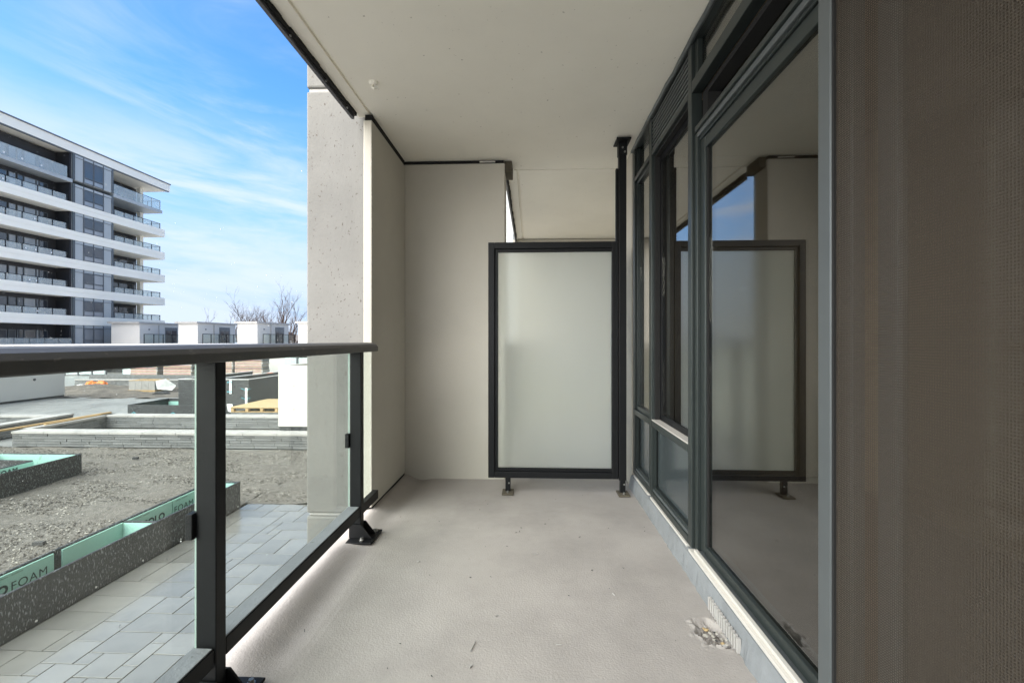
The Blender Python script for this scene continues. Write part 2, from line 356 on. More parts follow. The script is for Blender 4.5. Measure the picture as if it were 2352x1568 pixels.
tag(mb.build('plaster_flecks', M['cap']), 'pale plaster scrapes and flecks on the balcony floor', 'plaster flecks', kind='stuff')
# little debris on the floor
mb = MB()
for i in range(48):
    x = random.uniform(-.85, .68); y = random.uniform(1.1, 3.4); s = random.uniform(.0012, .0035); a = random.uniform(0, 3); l = s*random.choice((1, 1, 1.3, 2.5))
    dx, dy = math.cos(a)*l, math.sin(a)*l; mb.tube([(x-dx, y-dy, .004), (x+dx, y+dy, .004)], s*.5, 5)
tag(mb.build('floor_grit', M['mortar']), 'fine dark grit scattered over the balcony floor', 'grit', kind='stuff')

# ------------------------------------------------------------------ railing
rl = thing('balcony_railing', 'charcoal metal and glass railing along the left side of the balcony', 'railing', (-.95, 1.8, 0))
xc = -.948
prof = [(xc-.060, 1.020), (xc-.062, 1.046), (xc-.052, 1.060), (xc-.034, 1.0675), (xc, 1.0695), (xc+.034, 1.0665), (xc+.052, 1.058), (xc+.063, 1.044), (xc+.063, 1.020), (xc+.050, 1.017), (xc-.050, 1.017)]
MB().prism(prof, 'y', -2.0, 2.60).build('handrail', M['rail'], rl, bevel=.002, smooth=False)
def foot(parent, y):
    # base plate, two sloping gussets, shoe, bolts
    B(-.982, -.842, y-.065, y+.115, .004, .014).build('base_plate', M['black'], parent, bevel=.002)
    for yy in (y-.012, y+.049):
        MB().prism([(-.984, .0145), (-.858, .0145), (-.915, .086), (-.984, .086)], 'y', yy, yy+.008).build('gusset', M['black'], parent, bevel=.0015)
    for bx, by in ((-.905, y-.035), (-.87, y+.085)):
        MB().tube([(bx, by, .0142), (bx, by, .018)], .013, 12).build('washer', M['steel'], parent)
        MB().tube([(bx, by, .018), (bx, by, .029)], .0085, 6).build('bolt', M['steel'], parent)
PY = (.16, 1.295, 2.43)
for y in PY:
    B(-.983, -.922, y, y+.045, .0145, 1.016).build('post', M['black'], rl, bevel=.003)
    foot(rl, y)
    MB().prism([(-1.005, .50), (-.984, .50), (-.984, .575), (-1.005, .575)], 'y', y-.014, y+.028).build('glass_clip', M['black'], rl, bevel=.002)
for a, b in ((-2.0, .155), (.21, 1.290), (1.345, 2.425)):
    B(-.960, -.925, a, b, .127, .178).build('bottom_rail', M['black'], rl, bevel=.002)
    B(-.989, -.929, a, b, .1785, .183).build('glazing_strip', M['curb'], rl, bevel=.002)
    gp = B(-.998, -.990, a-.03 if a > 0 else a, b+.02, .10, 1.012).build('glass_panel', M['clear'], rl)
    for yy in (a-.031 if a > 0 else a, b+.0202):
        B(-.998, -.990, yy, yy+.0012, .10, 1.012).build('glass_edge', M['edge'], gp)
    B(-.998, -.990, a, b, .0985, .0998).build('glass_edge', M['edge'], gp)
gp = B(-.998, -.990, 2.46, 2.775, .10, 1.012).build('glass_panel', M['clear'], rl)
B(-.960, -.925, 2.477, 2.72, .127, .178).build('bottom_rail', M['black'], rl, bevel=.002)

# ------------------------------------------------------------------ privacy screen
Y = 3.22
ps = thing('privacy_screen', 'black framed frosted glass privacy screen between the two balconies', 'screen', (.19, Y, 0))
def frame(x0, x1, z0, z1, w, ya, yb, name, m, parent, bv=.003):
    B(x0, x0+w, ya, yb, z0, z1).build(name, m, parent, bevel=bv); B(x1-w, x1, ya, yb, z0, z1).build(name, m, parent, bevel=bv)
    B(x0+w, x1-w, ya, yb, z1-w, z1).build(name, m, parent, bevel=bv); B(x0+w, x1-w, ya, yb, z0, z0+w).build(name, m, parent, bevel=bv)
frame(-.305, .612, .108, 1.776, .045, Y, Y+.05, 'frame_bar', M['black'], ps)
frame(-.260, .5995, .153, 1.731, .024, Y+.014, Y+.04, 'glazing_bead', M['black'], ps, .002)
B(-.240, .580, Y+.022, Y+.030, .17, 1.715).build('frosted_pane', M['frost'], ps)
B(.616, .668, Y, Y+.05, .10, 2.38).build('post', M['black'], ps, bevel=.003)
B(.596, .6155, Y+.01, Y+.04, 1.7765, 2.29).build('channel', M['black'], ps, bevel=.002)
B(.612, .672, Y-.004, Y+.054, 2.3805, 2.468).build('sleeve', M['black'], ps, bevel=.002)
B(.590, .690, Y-.06, Y+.08, 2.4685, 2.4795).build('ceiling_plate', M['black'], ps, bevel=.002)
for bx, bz in ((.640, 2.43), (.655, 2.40)):
    MB().tube([(bx, Y-.0045, bz), (bx, Y-.010, bz)], .007, 8).build('bolt', M['steel'], ps)
for fx in (-.165, .644):
    B(fx-.018, fx+.018, Y+.005, Y+.041, .014, .107).build('foot', M['black'], ps, bevel=.002)
    B(fx-.040, fx+.040, Y-.055, Y+.06, .003, .0135).build('base_plate', M['brown'], ps, bevel=.002)
    MB().tube([(fx+.008, Y+.004, .072), (fx+.008, Y-.002, .072)], .0055, 8).build('bolt', M['steel'], ps)
    MB().tube([(fx, Y-.03, .0137), (fx, Y-.03, .028)], .007, 6).build('bolt', M['steel'], ps)

# ------------------------------------------------------------------ window wall
ww = thing('window_wall', 'dark aluminium window wall with louvre and lower panels at the far right of the balcony', 'window wall', (.78, 2.8, .1))
A = M['alu']
def bar(y0, y1, z0, z1, x0=.75, x1=.80, name='mullion', m=A, bv=.003): return B(x0, x1, y0, y1, z0, z1).build(name, m, ww, bevel=bv)
TOP = 2.485; BOT = .108
# vertical mullions
bar(3.340, 3.390, BOT, TOP); bar(2.875, 2.935, BOT, TOP); 
bar(2.165, 2.215, BOT, TOP); bar(2.128, 2.160, BOT, 2.035, .762, .81)
# bay A (far): panel / window / transom window ; bay B: panel / recessed window / louvre
def bay(y0, y1, rec, louvre):
    bar(y0, y1, BOT, BOT+.035, name='transom'); bar(y0, y1, .545, .583, name='transom'); bar(y0, y1, 2.232, 2.262, name='transom'); bar(y0, y1, 2.465, TOP, name='transom')
    bar(y0, y1, BOT-.014, BOT-.001, .742, .80, 'sill_strip', M['sill'], .002)
    # lower spandrel with stepped bead
    for k, (w, x) in enumerate(((.016, .757), (.030, .766))):
        B(x, x+.02, y0+.0005, y1-.0005, BOT+.0355+(w-.016), BOT+.0355+w).build('glazing_bead', M['alulight'] if k == 0 else A, ww, bevel=.001)
    B(.757, .777, y0+.0005, y0+.016, BOT+.052, .5445).build('glazing_bead', A, ww); B(.757, .777, y1-.016, y1-.0005, BOT+.052, .5445).build('glazing_bead', A, ww)
    B(.786, .796, y0+.017, y1-.017, BOT+.067, .5445).build('lower_panel', M['spandrel_back'], ww)
    if rec:
        B(.7505, .800, y0+.0005, y1-.0005, .5835, .589).build('sill_ledge', M['sill'], ww, bevel=.001)
        for q in ((y0+.0005, y0+.012, .5895, 2.2315), (y1-.012, y1-.0005, .5895, 2.2315), (y0+.0125, y1-.0125, 2.220, 2.2315)): B(.770, .800, *q).build('reveal', M['gap'], ww)
        f = ((y0+.0005, y0+.040, .584, 2.231), (y1-.040, y1-.0005, .584, 2.231), (y0+.0405, y1-.0405, .584, .625), (y0+.0405, y1-.0405, 2.185, 2.231))
        for q in f: B(.801, .83, *q).build('sash', M['black'], ww, bevel=.002)
        B(.806, .813, y0+.041, y1-.041, .626, 2.184).build('glass_pane', M['window'], ww)
    else:
        for q in ((y0+.0005, y0+.024, .5835, 2.2315), (y1-.024, y1-.0005, .5835, 2.2315), (y0+.0245, y1-.0245, .5835, .612), (y0+.0245, y1-.0245, 2.205, 2.2315)):
            B(.765, .795, *q).build('sash', A, ww, bevel=.002)
        B(.785, .792, y0+.025, y1-.025, .613, 2.204).build('glass_pane', M['window'], ww)
    if louvre:
        n = 8
        for i in range(n):
            z = 2.2675+i*.0245
            MB().prism([(.756, z), (.7595, z), (.774, z+.009), (.774, z+.0115), (.756, z+.0115)], 'y', y0+.001, y1-.001).build('louvre_slat', M['alulight'], ww)
        B(.797, .80, y0+.001, y1-.001, 2.2625, 2.4645).build('duct_back', M['gap'], ww)
    else:
        for q in ((y0+.0005, y0+.024, 2.2625, 2.4645), (y1-.024, y1-.0005, 2.2625, 2.4645)): B(.765, .795, *q).build('sash', A, ww, bevel=.002)
        B(.785, .792, y0+.025, y1-.025, 2.2625, 2.4645).build('glass_pane', M['window'], ww)
bay(2.936, 3.339, False, False); bay(2.216, 2.874, True, True)
# over-door part: transom glass, head box recess, second glass, head frame
bar(-2.2, 2.164, 2.236, 2.290, name='transom'); bar(-2.2, 2.164, 2.470, TOP, name='transom')
B(.765, .795, 2.125, 2.164, 2.2905, 2.4695).build('sash', A, ww, bevel=.002)
B(.765, .795, -2.2, 2.1245, 2.2905, 2.302).build('sash', A, ww, bevel=.002)
B(.785, .792, -2.2, 2.124, 2.3025, 2.4695).build('glass_pane', M['window'], ww)
B(.801, .87, 2.10, 2.164, 2.07, 2.235).build('reveal', M['gap'], ww); B(.801, .87, -2.2, 2.0995, 2.21, 2.235).build('reveal', M['gap'], ww)
B(.860, .868, -2.2, 2.0995, 2.0705, 2.2095).build('glass_pane', M['window'], ww)
B(.801, .87, -2.2, 2.0995, 2.06, 2.07).build('reveal', A, ww)
# silicone bead along ceiling
mb = MB(); pts = [(.746+random.uniform(-.004, .004), -2.2+i*.11, 2.478+random.uniform(-.003, .003)) for i in range(52)]
mb.tube(pts, .013, 8).build('sealant_bead', M['alulight'], ww, smooth=True)

dr = thing('sliding_door', 'dark aluminium sliding balcony door with a large glass panel and insect screen', 'door', (.78, 1.3, .094))
def D(y0, y1, z0, z1, x0, x1, name, m=A, bv=.003, p=dr): return B(x0, x1, y0, y1, z0, z1).build(name, m, p, bevel=bv)
D(-2.2, 2.127, 2.036, 2.0595, .752, .815, 'head_frame'); D(-2.2, 2.127, 2.012, 2.0355, .762, .815, 'head_track', M['alulight'])
D(-2.2, 2.127, 1.998, 2.0115, .772, .815, 'head_track')
D(-2.2, 2.164, .095, .108, .735, .80, 'sill_plate', M['sill'], .002)
D(-2.2, 2.127, .1085, .122, .748, .764, 'sill_track', M['sill'], .002); D(-2.2, 2.127, .1085, .116, .7645, .815, 'sill_track', M['alulight'])
# glass leaf (inner) : stiles, rails, pane
lf = D(2.075, 2.127, .1225, 1.9975, .778, .812, 'stile'); D(1.155, 1.205, .1225, 1.9975, .79, .822, 'stile', M['alulight'])
D(1.2055, 2.0745, .1165, .158, .780, .812, 'bottom_rail'); D(1.2055, 2.0745, 1.945, 1.9975, .780, .812, 'top_rail')
D(2.068, 2.0748, .1585, 1.9445, .788, .798, 'gasket', M['gap'], 0)
D(1.2055, 2.0675, .1585, 1.9445, .795, .803, 'glass_pane', M['window'], 0)
D(-2.2, 1.12, .1225, 1.9975, .836, .844, 'glass_pane', M['window'], 0)
# insect screen door (outer)
D(1.178, 1.228, .1225, 1.997, .752, .770, 'screen_stile', M['alulight']); D(-2.2, 1.1775, .1225, .165, .752, .770, 'screen_rail', M['alulight']); D(-2.2, 1.1775, 1.955, 1.997, .752, .770, 'screen_rail', M['alulight'])
D(1.170, 1.1775, .1655, 1.9545, .756, .768, 'screen_spline', M['gap'], 0)
D(-2.2, 1.1695, .1655, 1.9545, .7615, .7625, 'screen_mesh', M['mesh'], 0)
D(1.06, 1.12, .1225, 1.9975, .824, .850, 'stile', M['alulight'])
# dim room behind
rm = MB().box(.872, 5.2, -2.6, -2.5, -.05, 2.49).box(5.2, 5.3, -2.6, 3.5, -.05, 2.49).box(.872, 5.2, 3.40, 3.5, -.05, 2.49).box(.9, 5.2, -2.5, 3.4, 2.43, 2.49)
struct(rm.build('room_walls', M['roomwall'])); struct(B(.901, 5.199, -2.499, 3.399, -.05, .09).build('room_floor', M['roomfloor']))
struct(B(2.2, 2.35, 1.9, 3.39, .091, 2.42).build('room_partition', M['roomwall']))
# body of our own building above and below
ob = thing('apartment_block', 'own apartment block carrying the balcony, pale stucco walls above and below', 'building', (3, 2, G))
B(.901, 12, -14, 22, 2.70, 20).build('upper_wall', M['stucco'], ob); B(-.2, 12, -14, 22, G, -.201).build('lower_wall', M['stucco'], ob)
B(5.31, 12, -14, 22, -.2, 2.69).build('side_wall', M['stucco'], ob); B(.901, 5.3, 6.51, 22, -.2, 2.69).build('side_wall', M['stucco'], ob)
for k in range(5): B(-1.1, .9, -2.2, 3.76, 5.3+k*2.9, 5.5+k*2.9).build('balcony_slab', M['ceil'], ob)
wg = thing('clad_wing', 'grey clad wing of the block glimpsed in the gap left of the screen top', 'building', (1, 36, G))
B(-5.5, 8, 30, 42, G, 18).build('wall', M['farpanel'], wg)
for k in range(6):
    for i in range(6):
        f_ = B(-5.0+i*1.9, -3.9+i*1.9, 29.93, 29.999, .4+k*2.9, 2.3+k*2.9).build('window', M['farframe'], wg); B(-4.93+i*1.9, -3.97+i*1.9, 29.91, 29.929, .47+k*2.9, 2.23+k*2.9).build('pane', M['farwin2'], f_)
# neighbour railing
nr = thing('balcony_railing', 'charcoal railing of the neighbouring balcony blurred behind the frosted screen', 'railing', (-.2, 5, 0))
B(-.24, -.14, 3.80, 6.29, 1.02, 1.065).build('handrail', M['rail'], nr, bevel=.006)
for y in (4.0, 5.1, 6.1): B(-.22, -.165, y, y+.05, .001, 1.0195).build('post', M['black'], nr)
B(-.21, -.17, 4.051, 6.09, .127, .178).build('bottom_rail', M['black'], nr); B(-.232, -.224, 3.82, 6.28, .10, 1.01).build('glass_panel', M['clear'], nr)

# ------------------------------------------------------------------ courtyard ground
struct(B(-160, 160, -60, 160, G-.5, G-.03).build('ground', M['yard']))
pv = struct(B(-4.95, -.2, -.5, 11.2, G-.0295, G-.027).build('paving', M['joint']))
mod = .1475; gx0, gy0 = -4.86, 2.75; nx, ny = 26, 33; occ = [[0]*nx for _ in range(ny)]
pm = unit_mesh('paver', M['paver'], .012)
pm2 = {}
cnt = 0
for j in range(ny):
    for i in range(nx):
        if occ[j][i]: continue
        opts = [(2, 2), (3, 2), (2, 1), (4, 2), (2, 3), (3, 1), (1, 1), (1, 2)]; random.shuffle(opts)
        opts.sort(key=lambda q: 0 if q[0]*q[1] >= 4 and random.random() < .8 else 1)
        for w_, l_ in opts+[(1, 1)]:
            if i+w_ <= nx and j+l_ <= ny and all(not occ[j+b][i+a] for a in range(w_) for b in range(l_)): break
        for a in range(w_):
            for b in range(l_): occ[j+b][i+a] = 1
        if (w_, l_) not in pm2:
            bm = bmesh.new(); bmesh.ops.create_cube(bm, size=1.0); bmesh.ops.scale(bm, vec=(w_*mod-.010, l_*mod-.010, .04), verts=bm.verts)
            bmesh.ops.bevel(bm, geom=bm.edges[:], offset=.0015, segments=1, affect='EDGES')
            me = bpy.data.meshes.new('paver'); bm.to_mesh(me); bm.free(); me.materials.append(M['paver']); pm2[(w_, l_)] = me
        p = inst('paver', pm2[(w_, l_)], (gx0+(i+w_/2)*mod, gy0+(j+l_/2)*mod, G-.02+random.uniform(-.0015, .0015)), pv); cnt += 1
# rest of that strip of pavers, joined
# gravel bed (displaced sheet)
from mathutils import noise as ns
mb = MB(); xs = [-27+i*.16 for i in range(int(22.2/.16)+1)]; ys = [1.2+i*.12 for i in range(int(10.3/.12)+1)]
for y in ys:
    for x in xs: mb.v.append((x, y, G+.004+.035*ns.noise(Vector((x*1.1, y*1.1, 1)))+.026*ns.noise(Vector((x*2, y*7, 2)))))
n = len(xs)
for j in range(len(ys)-1):
    for i in range(n-1): mb.f.append((j*n+i, j*n+i+1, (j+1)*n+i+1, (j+1)*n+i))
gb = mb.build('gravel_bed', M['gravel'], smooth=True); tag(gb, 'brown grey gravel between the planters and the stone wall', 'gravel', kind='stuff')
mb = MB(); xs = [-4.9+i*.12 for i in range(38)]; ys = [7.62+i*.12 for i in range(33)]
for y in ys:
    for x in xs: mb.v.append((x, y, G+.008+.03*ns.noise(Vector((x*1.1, y*1.1, 1)))+.02*ns.noise(Vector((x*4, y*4, 2)))))
n = len(xs)
for j in range(len(ys)-1):
    for i in range(n-1): mb.f.append((j*n+i, j*n+i+1, (j+1)*n+i+1, (j+1)*n+i))
tag(mb.build('gravel_bed', M['gravel'], smooth=True), 'brown grey gravel in the corner beyond the end of the paving', 'gravel', kind='stuff')
# pebbles & chips spread on the gravel
M['pebble_dark'] = mat('dark pebble', (.085, .075, .065), .9, .3, 3); M['pebble_light'] = mat('light pebble', (.40, .38, .34), .9, .2, 3)
for mk, cnt_, lab in (('gravel', 14000, 'loose brown grey pebbles scattered over the gravel'), ('pebble_dark', 13000, 'dark damp pebbles scattered over the gravel'), ('pebble_light', 7000, 'pale pebbles scattered over the gravel')):
    mb = MB()
    for i in range(cnt_):
        y = 3.6+7.8*random.random()**.8; x = random.uniform(-14, -5.5) if y < 7.7 or random.random() < .7 else random.uniform(-5.4, -2.2)
        if ns.noise(Vector((x*.8, y*2.4, 7))) < (-.25 if mk != 'pebble_dark' else .02)*random.random(): continue
        s = random.uniform(.007, .019); z = G+.008+.035*ns.noise(Vector((x*1.1, y*1.1, 1)))+.026*ns.noise(Vector((x*2, y*7, 2)))
        a = random.uniform(0, 3.1); c_, s_ = math.cos(a)*s, math.sin(a)*s
        mb.add([(x-c_*1.4, y-s_*1.4, z), (x+s_, y-c_, z), (x+c_*1.4, y+s_*1.4, z), (x-s_, y+c_, z), (x, y, z+s*.8)], [(0, 1, 4), (1, 2, 4), (2, 3, 4), (3, 0, 4)])
    tag(mb.build('pebbles', M[mk]), lab, 'pebbles', kind='stuff')
for (x, y, s, lab) in ((-6.7, 5.9, .085, 'dark rubber block lying on the gravel behind the long planter'), (-9.3, 10.3, .07, 'thin dark scrap lying on the gravel near the stone wall')):
    o = MB().prism([(x-s, G+.01), (x+s, G+.02), (x+s*.9, G+.07), (x-s*.9, G+.06)], 'y', y, y+.05).build('rubber_block', M['mortar'], bevel=.004)
    tag(o, lab, 'debris')
# soil area far
mb = MB(); xs = [-27+i*.25 for i in range(64)]; ys = [21.2+i*.22 for i in range(25)]
for y in ys:
    for x in xs:
        e = math.exp(-((x+25)/2.6)**2-((y-25)/1.2)**2)*.28
        mb.v.append((x, y, G+.012+e+.08*ns.noise(Vector((x*.9, y*.9, 4)))+.05*ns.noise(Vector((x*3, y*3, 5)))))
n = len(xs)
for j in range(len(ys)-1):
    for i in range(n-1): mb.f.append((j*n+i, j*n+i+1, (j+1)*n+i+1, (j+1)*n+i))
tag(mb.build('soil_heap', M['soil'], smooth=True), 'muddy soil and rubble in front of the far stone wall', 'soil', kind='stuff')
# planks-like paving of mid yard
mb = MB(); k = 0
for j in range(34):
    y = 15.9+j*.3; x = -24.0+random.uniform(0, .5)
    while x < -3:
        w_ = random.choice((.6, .9, 1.2)); z = G-.006+random.uniform(-.003, .003)
        if y < 21.6: mb.box(x, x+w_-.012, y, y+.288, G-.028, z)
        x += w_
struct(mb.build('yard_paving', M['yard']), 'stuff')

# ------------------------------------------------------------------ stone walls
SM = [unit_mesh('stone', M['stone'], .03, .012) for _ in range(5)]
def stone_wall(label, axis, a, b, f0, f1, ztop, capw=.035, group='low grey stone walls', faces=(0,)):
    """axis x: wall runs along X from a to b, thickness f0..f1 (f0 = visible face). courses of single stones on visible face"""
    cx = ((a+b)/2, (f0+f1)/2) if axis == 'x' else ((f0+f1)/2, (a+b)/2)
    t = thing('stone_wall', label, 'wall', (*cx, G), group)
    sg = 1 if f1 > f0 else -1; z1 = ztop-.06
    c0, c1 = f0+sg*.05, f1
    lo, hi = min(c0, c1), max(c0, c1)
    (B(a, b, lo, hi, G, z1) if axis == 'x' else B(lo, hi, a, b, G, z1)).build('wall_core', M['mortar'], t)
    nco = 5; hc = (z1-G)/nco
    for r in range(nco):
        p = a-random.uniform(0, .3)
        while p < b:
            l = random.choice((.28, .4, .52, .62)); q = min(p+l, b); p0 = max(p, a)
            if q-p0 > .06:
                d = random.uniform(.0, .012); th = .06
                cc = ((p0+q)/2, f0+sg*(th/2-d), G+(r+.5)*hc) if axis == 'x' else (f0+sg*(th/2-d), (p0+q)/2, G+(r+.5)*hc)
                sc = (q-p0-.008, th, hc-.008) if axis == 'x' else (th, q-p0-.008, hc-.008)
                inst('stone', random.choice(SM), cc, t, sc)
            p += l
    # caps
    p = a; lo, hi = min(f0-sg*capw, f1), max(f0-sg*capw, f1)
    while p < b-.05:
        l = .9; q = min(p+l, b); bb = B(p+.004, q-.004, lo, hi, z1+.001, ztop) if axis == 'x' else B(lo, hi, p+.004, q-.004, z1+.001, ztop)
        bb.build('cap_stone', M['cap'], t, bevel=.006); p = q
    return t
stone_wall('long low grey stone wall with pale cap at the back of the gravel bed', 'x', -13.75, -4.0, 11.50, 11.88, -1.32)
stone_wall('second low grey stone wall behind, ending at the tall white panel', 'x', -13.85, -7.8, 14.12, 14.48, -1.32)
stone_wall('short stone return wall with timber lying on its cap', 'y', 11.9, 14.47, -13.70, -14.0, -1.32)
stone_wall('low stone planter wall at the left edge beyond the timber', 'y', 11.0, 14.4, -15.1, -15.45, -1.32)
stone_wall('short stone planter wall running left behind the timber', 'x', -19, -15.46, 14.1, 14.4, -1.36)
# far wall 3: too small for single stones
t = thing('stone_wall', 'far grey stone wall behind the orange plastic and the wrapped pallet', 'wall', (-20, 26, G), 'low grey stone walls')
mb = MB()
for r in range(6):
    x = -27.0
    while x < -9:
        l = random.uniform(.4, .8); mb.box(x, x+l-.02, 25.85-random.uniform(0, .03), 25.95, G+r*.075+.004, G+r*.075+.073); x += l
o = mb.build('stones', M['stone'], t); o['kind'] = 'stuff'
B(-27, -9, 25.951, 26.2, G, -1.27).build('wall_core', M['mortar'], t); B(-27, -9, 25.80, 26.2, -1.269, -1.21).build('cap_stone', M['cap'], t)
B(-27, -9, 26.7, 27.0, G, -1.02).build('rear_course', M['stone'], t)

# timber
def timber(x0, y0, x1, y1, z, w, h, label):
    d = Vector((x1-x0, y1-y0, 0)); L_ = d.length; d.normalize(); n_ = Vector((-d.y, d.x, 0))*w/2
    p = [Vector((x0, y0, z))-n_, Vector((x0, y0, z))+n_, Vector((x1, y1, z))+n_, Vector((x1, y1, z))-n_]
    o = MB().add(p+[q+Vector((0, 0, h)) for q in p], [(0, 3, 2, 1), (4, 5, 6, 7), (0, 1, 5, 4), (1, 2, 6, 5), (2, 3, 7, 6), (3, 0, 4, 7)]).build('timber_plank', M['wood'], bevel=.003)
    return tag(o, label, 'plank', 'timber planks')
timber(-14.0, 11.2, -13.92, 14.5, -1.318, .09, .045, 'long pine plank laid along the stone return wall cap')
timber(-13.80, 12.35, -13.84, 14.1, -1.318, .06, .035, 'shorter darker pine plank beside the long plank on the wall cap')
timber(-14.3, 10.6, -13.9, 11.3, G+.03, .12, .04, 'stub of pine timber on the ground at the left edge')

# ------------------------------------------------------------------ membrane planters with foam lining
def wall_panel(t, x0, x1, y0, y1, z0, z1, m='membrane', name='side_wall', bv=.004): return B(x0, x1, y0, y1, z0, z1).build(name, M[m], t, bevel=bv)
def lettering(txt, y0, z0, size, x, parent, bold=False, spacing=1.25):
    cu = bpy.data.curves.new('lettering', 'FONT'); cu.body = txt; cu.size = size; cu.space_character = spacing; cu.extrude = .0004
    if bold: cu.offset = .006
    tmp = bpy.data.objects.new('lettering_tmp', cu); COL.objects.link(tmp)
    dg = bpy.context.evaluated_depsgraph_get(); me = bpy.data.meshes.new_from_object(tmp.evaluated_get(dg)); bpy.data.objects.remove(tmp)
    w_ = max(v.co.x for v in me.vertices) if me.vertices else 0
    me.materials.clear(); me.materials.append(M['ink'])
    o = bpy.data.objects.new('lettering', me); COL.objects.link(o); o.parent = parent
    o.rotation_euler = (R(90), 0, R(90)); o.location = Vector((x, y0, z0))-wo(parent); return w_
ZT = -1.29
t = thing('long_planter', 'long black membrane planter box lined with mint foam boards beside the paving', 'planter', (-5.15, 5, G))
wall_panel(t, -4.925, -4.895, 0.5, 7.47, G-.01, ZT); wall_panel(t, -5.415, -5.385, 0.5, 7.47, G-.01, ZT)
wall_panel(t, -5.3845, -4.9255, 7.44, 7.47, G-.01, ZT, name='end_wall')
for y in (4.05, 5.79): wall_panel(t, -5.3845, -4.9255, y, y+.03, G-.01, ZT-.012, name='divider')
wall_panel(t, -5.3845, -4.9255, .5, 7.43, G-.01, G+.03, 'membrane', 'bottom')
sheets = [(.6, 4.04), (4.09, 4.90), (4.995, 5.775), (5.83, 6.585), (6.60, 7.43)]
SH = []
for a, b in sheets: SH.append(B(-5.384, -5.364, a, b, G+.031, ZT-.022).build('foam_board', M['foam'], t, bevel=.001))
B(-5.36, -4.93, 5.765, 5.785, G+.031, ZT-.03).build('foam_board', M['foam'], t); B(-5.36, -4.93, 7.41, 7.43, G+.031, ZT-.022).build('foam_board', M['foam'], t)
def word(board, y0, y1, z, bold_part, thin_part, size):
    wa = lettering(bold_part, y0, z, size, -5.3625, board, True, 1.05) if bold_part else 0
    if thin_part: lettering(thin_part, y0+wa+(.02 if wa else 0), z, size, -5.3625, board, False, 1.12)
word(SH[1], 4.115, 4.88, -1.50, 'SOLO', 'FOAM', .125)
word(SH[2], 5.0, 5.7, -1.69, '', 'R20', .10)
word(SH[3], 6.05, 6.58, -1.515, 'ISOLO', '', .135)
word(SH[4], 6.62, 7.0, -1.515, '', 'FOAM', .135); lettering('I', 7.06, -1.515, .135, -5.3625, SH[4], True)
word(SH[0], 3.35, 4.0, -1.515, 'ISOLO', '', .13)
for bi, y in ((1, 4.35), (3, 5.95), (4, 6.65)): lettering('isolation - insulation', y, -1.345, .022, -5.3625, SH[bi])
for y in [1.2+.62*i for i in range(11)]:
    MB().tube([(-4.894, y, G+.03), (-4.888, y, G+.03)], .011, 8).build('fixing_washer', M['drain'], t)
t = thing('corner_planter', 'L shaped black membrane planter box with mint foam lining at the left edge', 'planter', (-9.65, 8, G))
wall_panel(t, -9.45, -9.42, 2.5, 9.16, G-.01, ZT); wall_panel(t, -9.885, -9.855, 2.5, 8.60, G-.01, ZT); wall_panel(t, -15.5, -9.4505, 9.13, 9.16, G-.01, ZT, name='back_wall')
wall_panel(t, -15.5, -9.8855, 8.60, 8.63, G-.01, ZT); wall_panel(t, -11.23, -11.2, 8.6305, 9.1295, G-.01, ZT-.02, name='divider')
B(-9.854, -9.834, 2.6, 8.60, G+.03, ZT-.02).build('foam_board', M['foam'], t); b1 = bpy.data.objects.new
B(-15.4, -11.24, 9.108, 9.128, G+.03, ZT-.02).build('foam_board', M['foam'], t); B(-11.19, -9.47, 9.108, 9.128, G+.03, ZT-.02).build('foam_board', M['foam'], t)
fb = B(-9.4815, -9.4615, 8.2, 9.09, G+.03, ZT-.012).build('foam_board', M['foam'], t)
fb2 = B(-9.8335, -9.8325, 6.9, 8.5, G+.2, ZT-.025).build('foam_board', M['foam'], t); lettering('ISOLOFOAM', 7.6, -1.43, .12, -9.832, fb2, True, 1.1); lettering('ISOLOFOAM', 6.3+.65, -1.43, .06, -9.832, fb2, True, 1.1)
t = thing('square_planter', 'low black membrane planter box behind the second stone wall with packing on its rim', 'planter', (-13.6, 16.9, G))
wall_panel(t, -14.97, -11.9, 16.28, 16.31, G-.01, -1.30); wall_panel(t, -14.97, -14.94, 16.3105, 18.2, G-.01, -1.30); wall_panel(t, -14.9395, -11.9, 18.17, 18.2, G-.01, -1.30); wall_panel(t, -11.93, -11.9, 16.3105, 18.1695, G-.01, -1.30)
B(-14.93, -11.94, 18.14, 18.168, G+.02, -1.42).build('foam_board', M['foam'], t); B(-13.3, -12.1, 17.0, 17.5, -1.36, -1.33).build('foam_board', M['foam'], t)
for x in (-14.8, -13.3): MB().tube([(x, 16.275, -1.62), (x+.08, 16.268, -1.57), (x+.17, 16.275, -1.64)], .012, 5).build('cable_tie', M['blue'], t)
# crumpled packing on rim
def blob(name, c, s, m, label, cat, seed, sub=3, amp=.5, group=None):
    bm = bmesh.new(); bmesh.ops.create_icosphere(bm, subdivisions=sub, radius=1)
    for v in bm.verts:
        k = 1+amp*ns.noise(v.co*1.7+Vector((seed, 0, 0)))+amp*.6*ns.noise(v.co*4+Vector((0, seed, 0))); v.co = Vector((v.co.x*s[0]*k, v.co.y*s[1]*k, max(0, v.co.z*.8+.3)*s[2]*k))
    me = bpy.data.meshes.new(name); bm.to_mesh(me); bm.free(); me.materials.append(m)
    o = bpy.data.objects.new(name, me); COL.objects.link(o); o.location = c; return tag(o, label, cat, group)
blob('packing_wrap', (-12.75, 17.9, -1.33), (.62, .12, .10), M['plastic'], 'crumpled pale plastic wrap lying on the rim of the low square planter', 'plastic wrap', 3)
o = B(-16.6, -13.6, 20.6, 20.66, G-.004, G+.05).build('dark_board', M['mortar']); tag(o, 'long dark board lying on the yard paving behind the square planter', 'board')
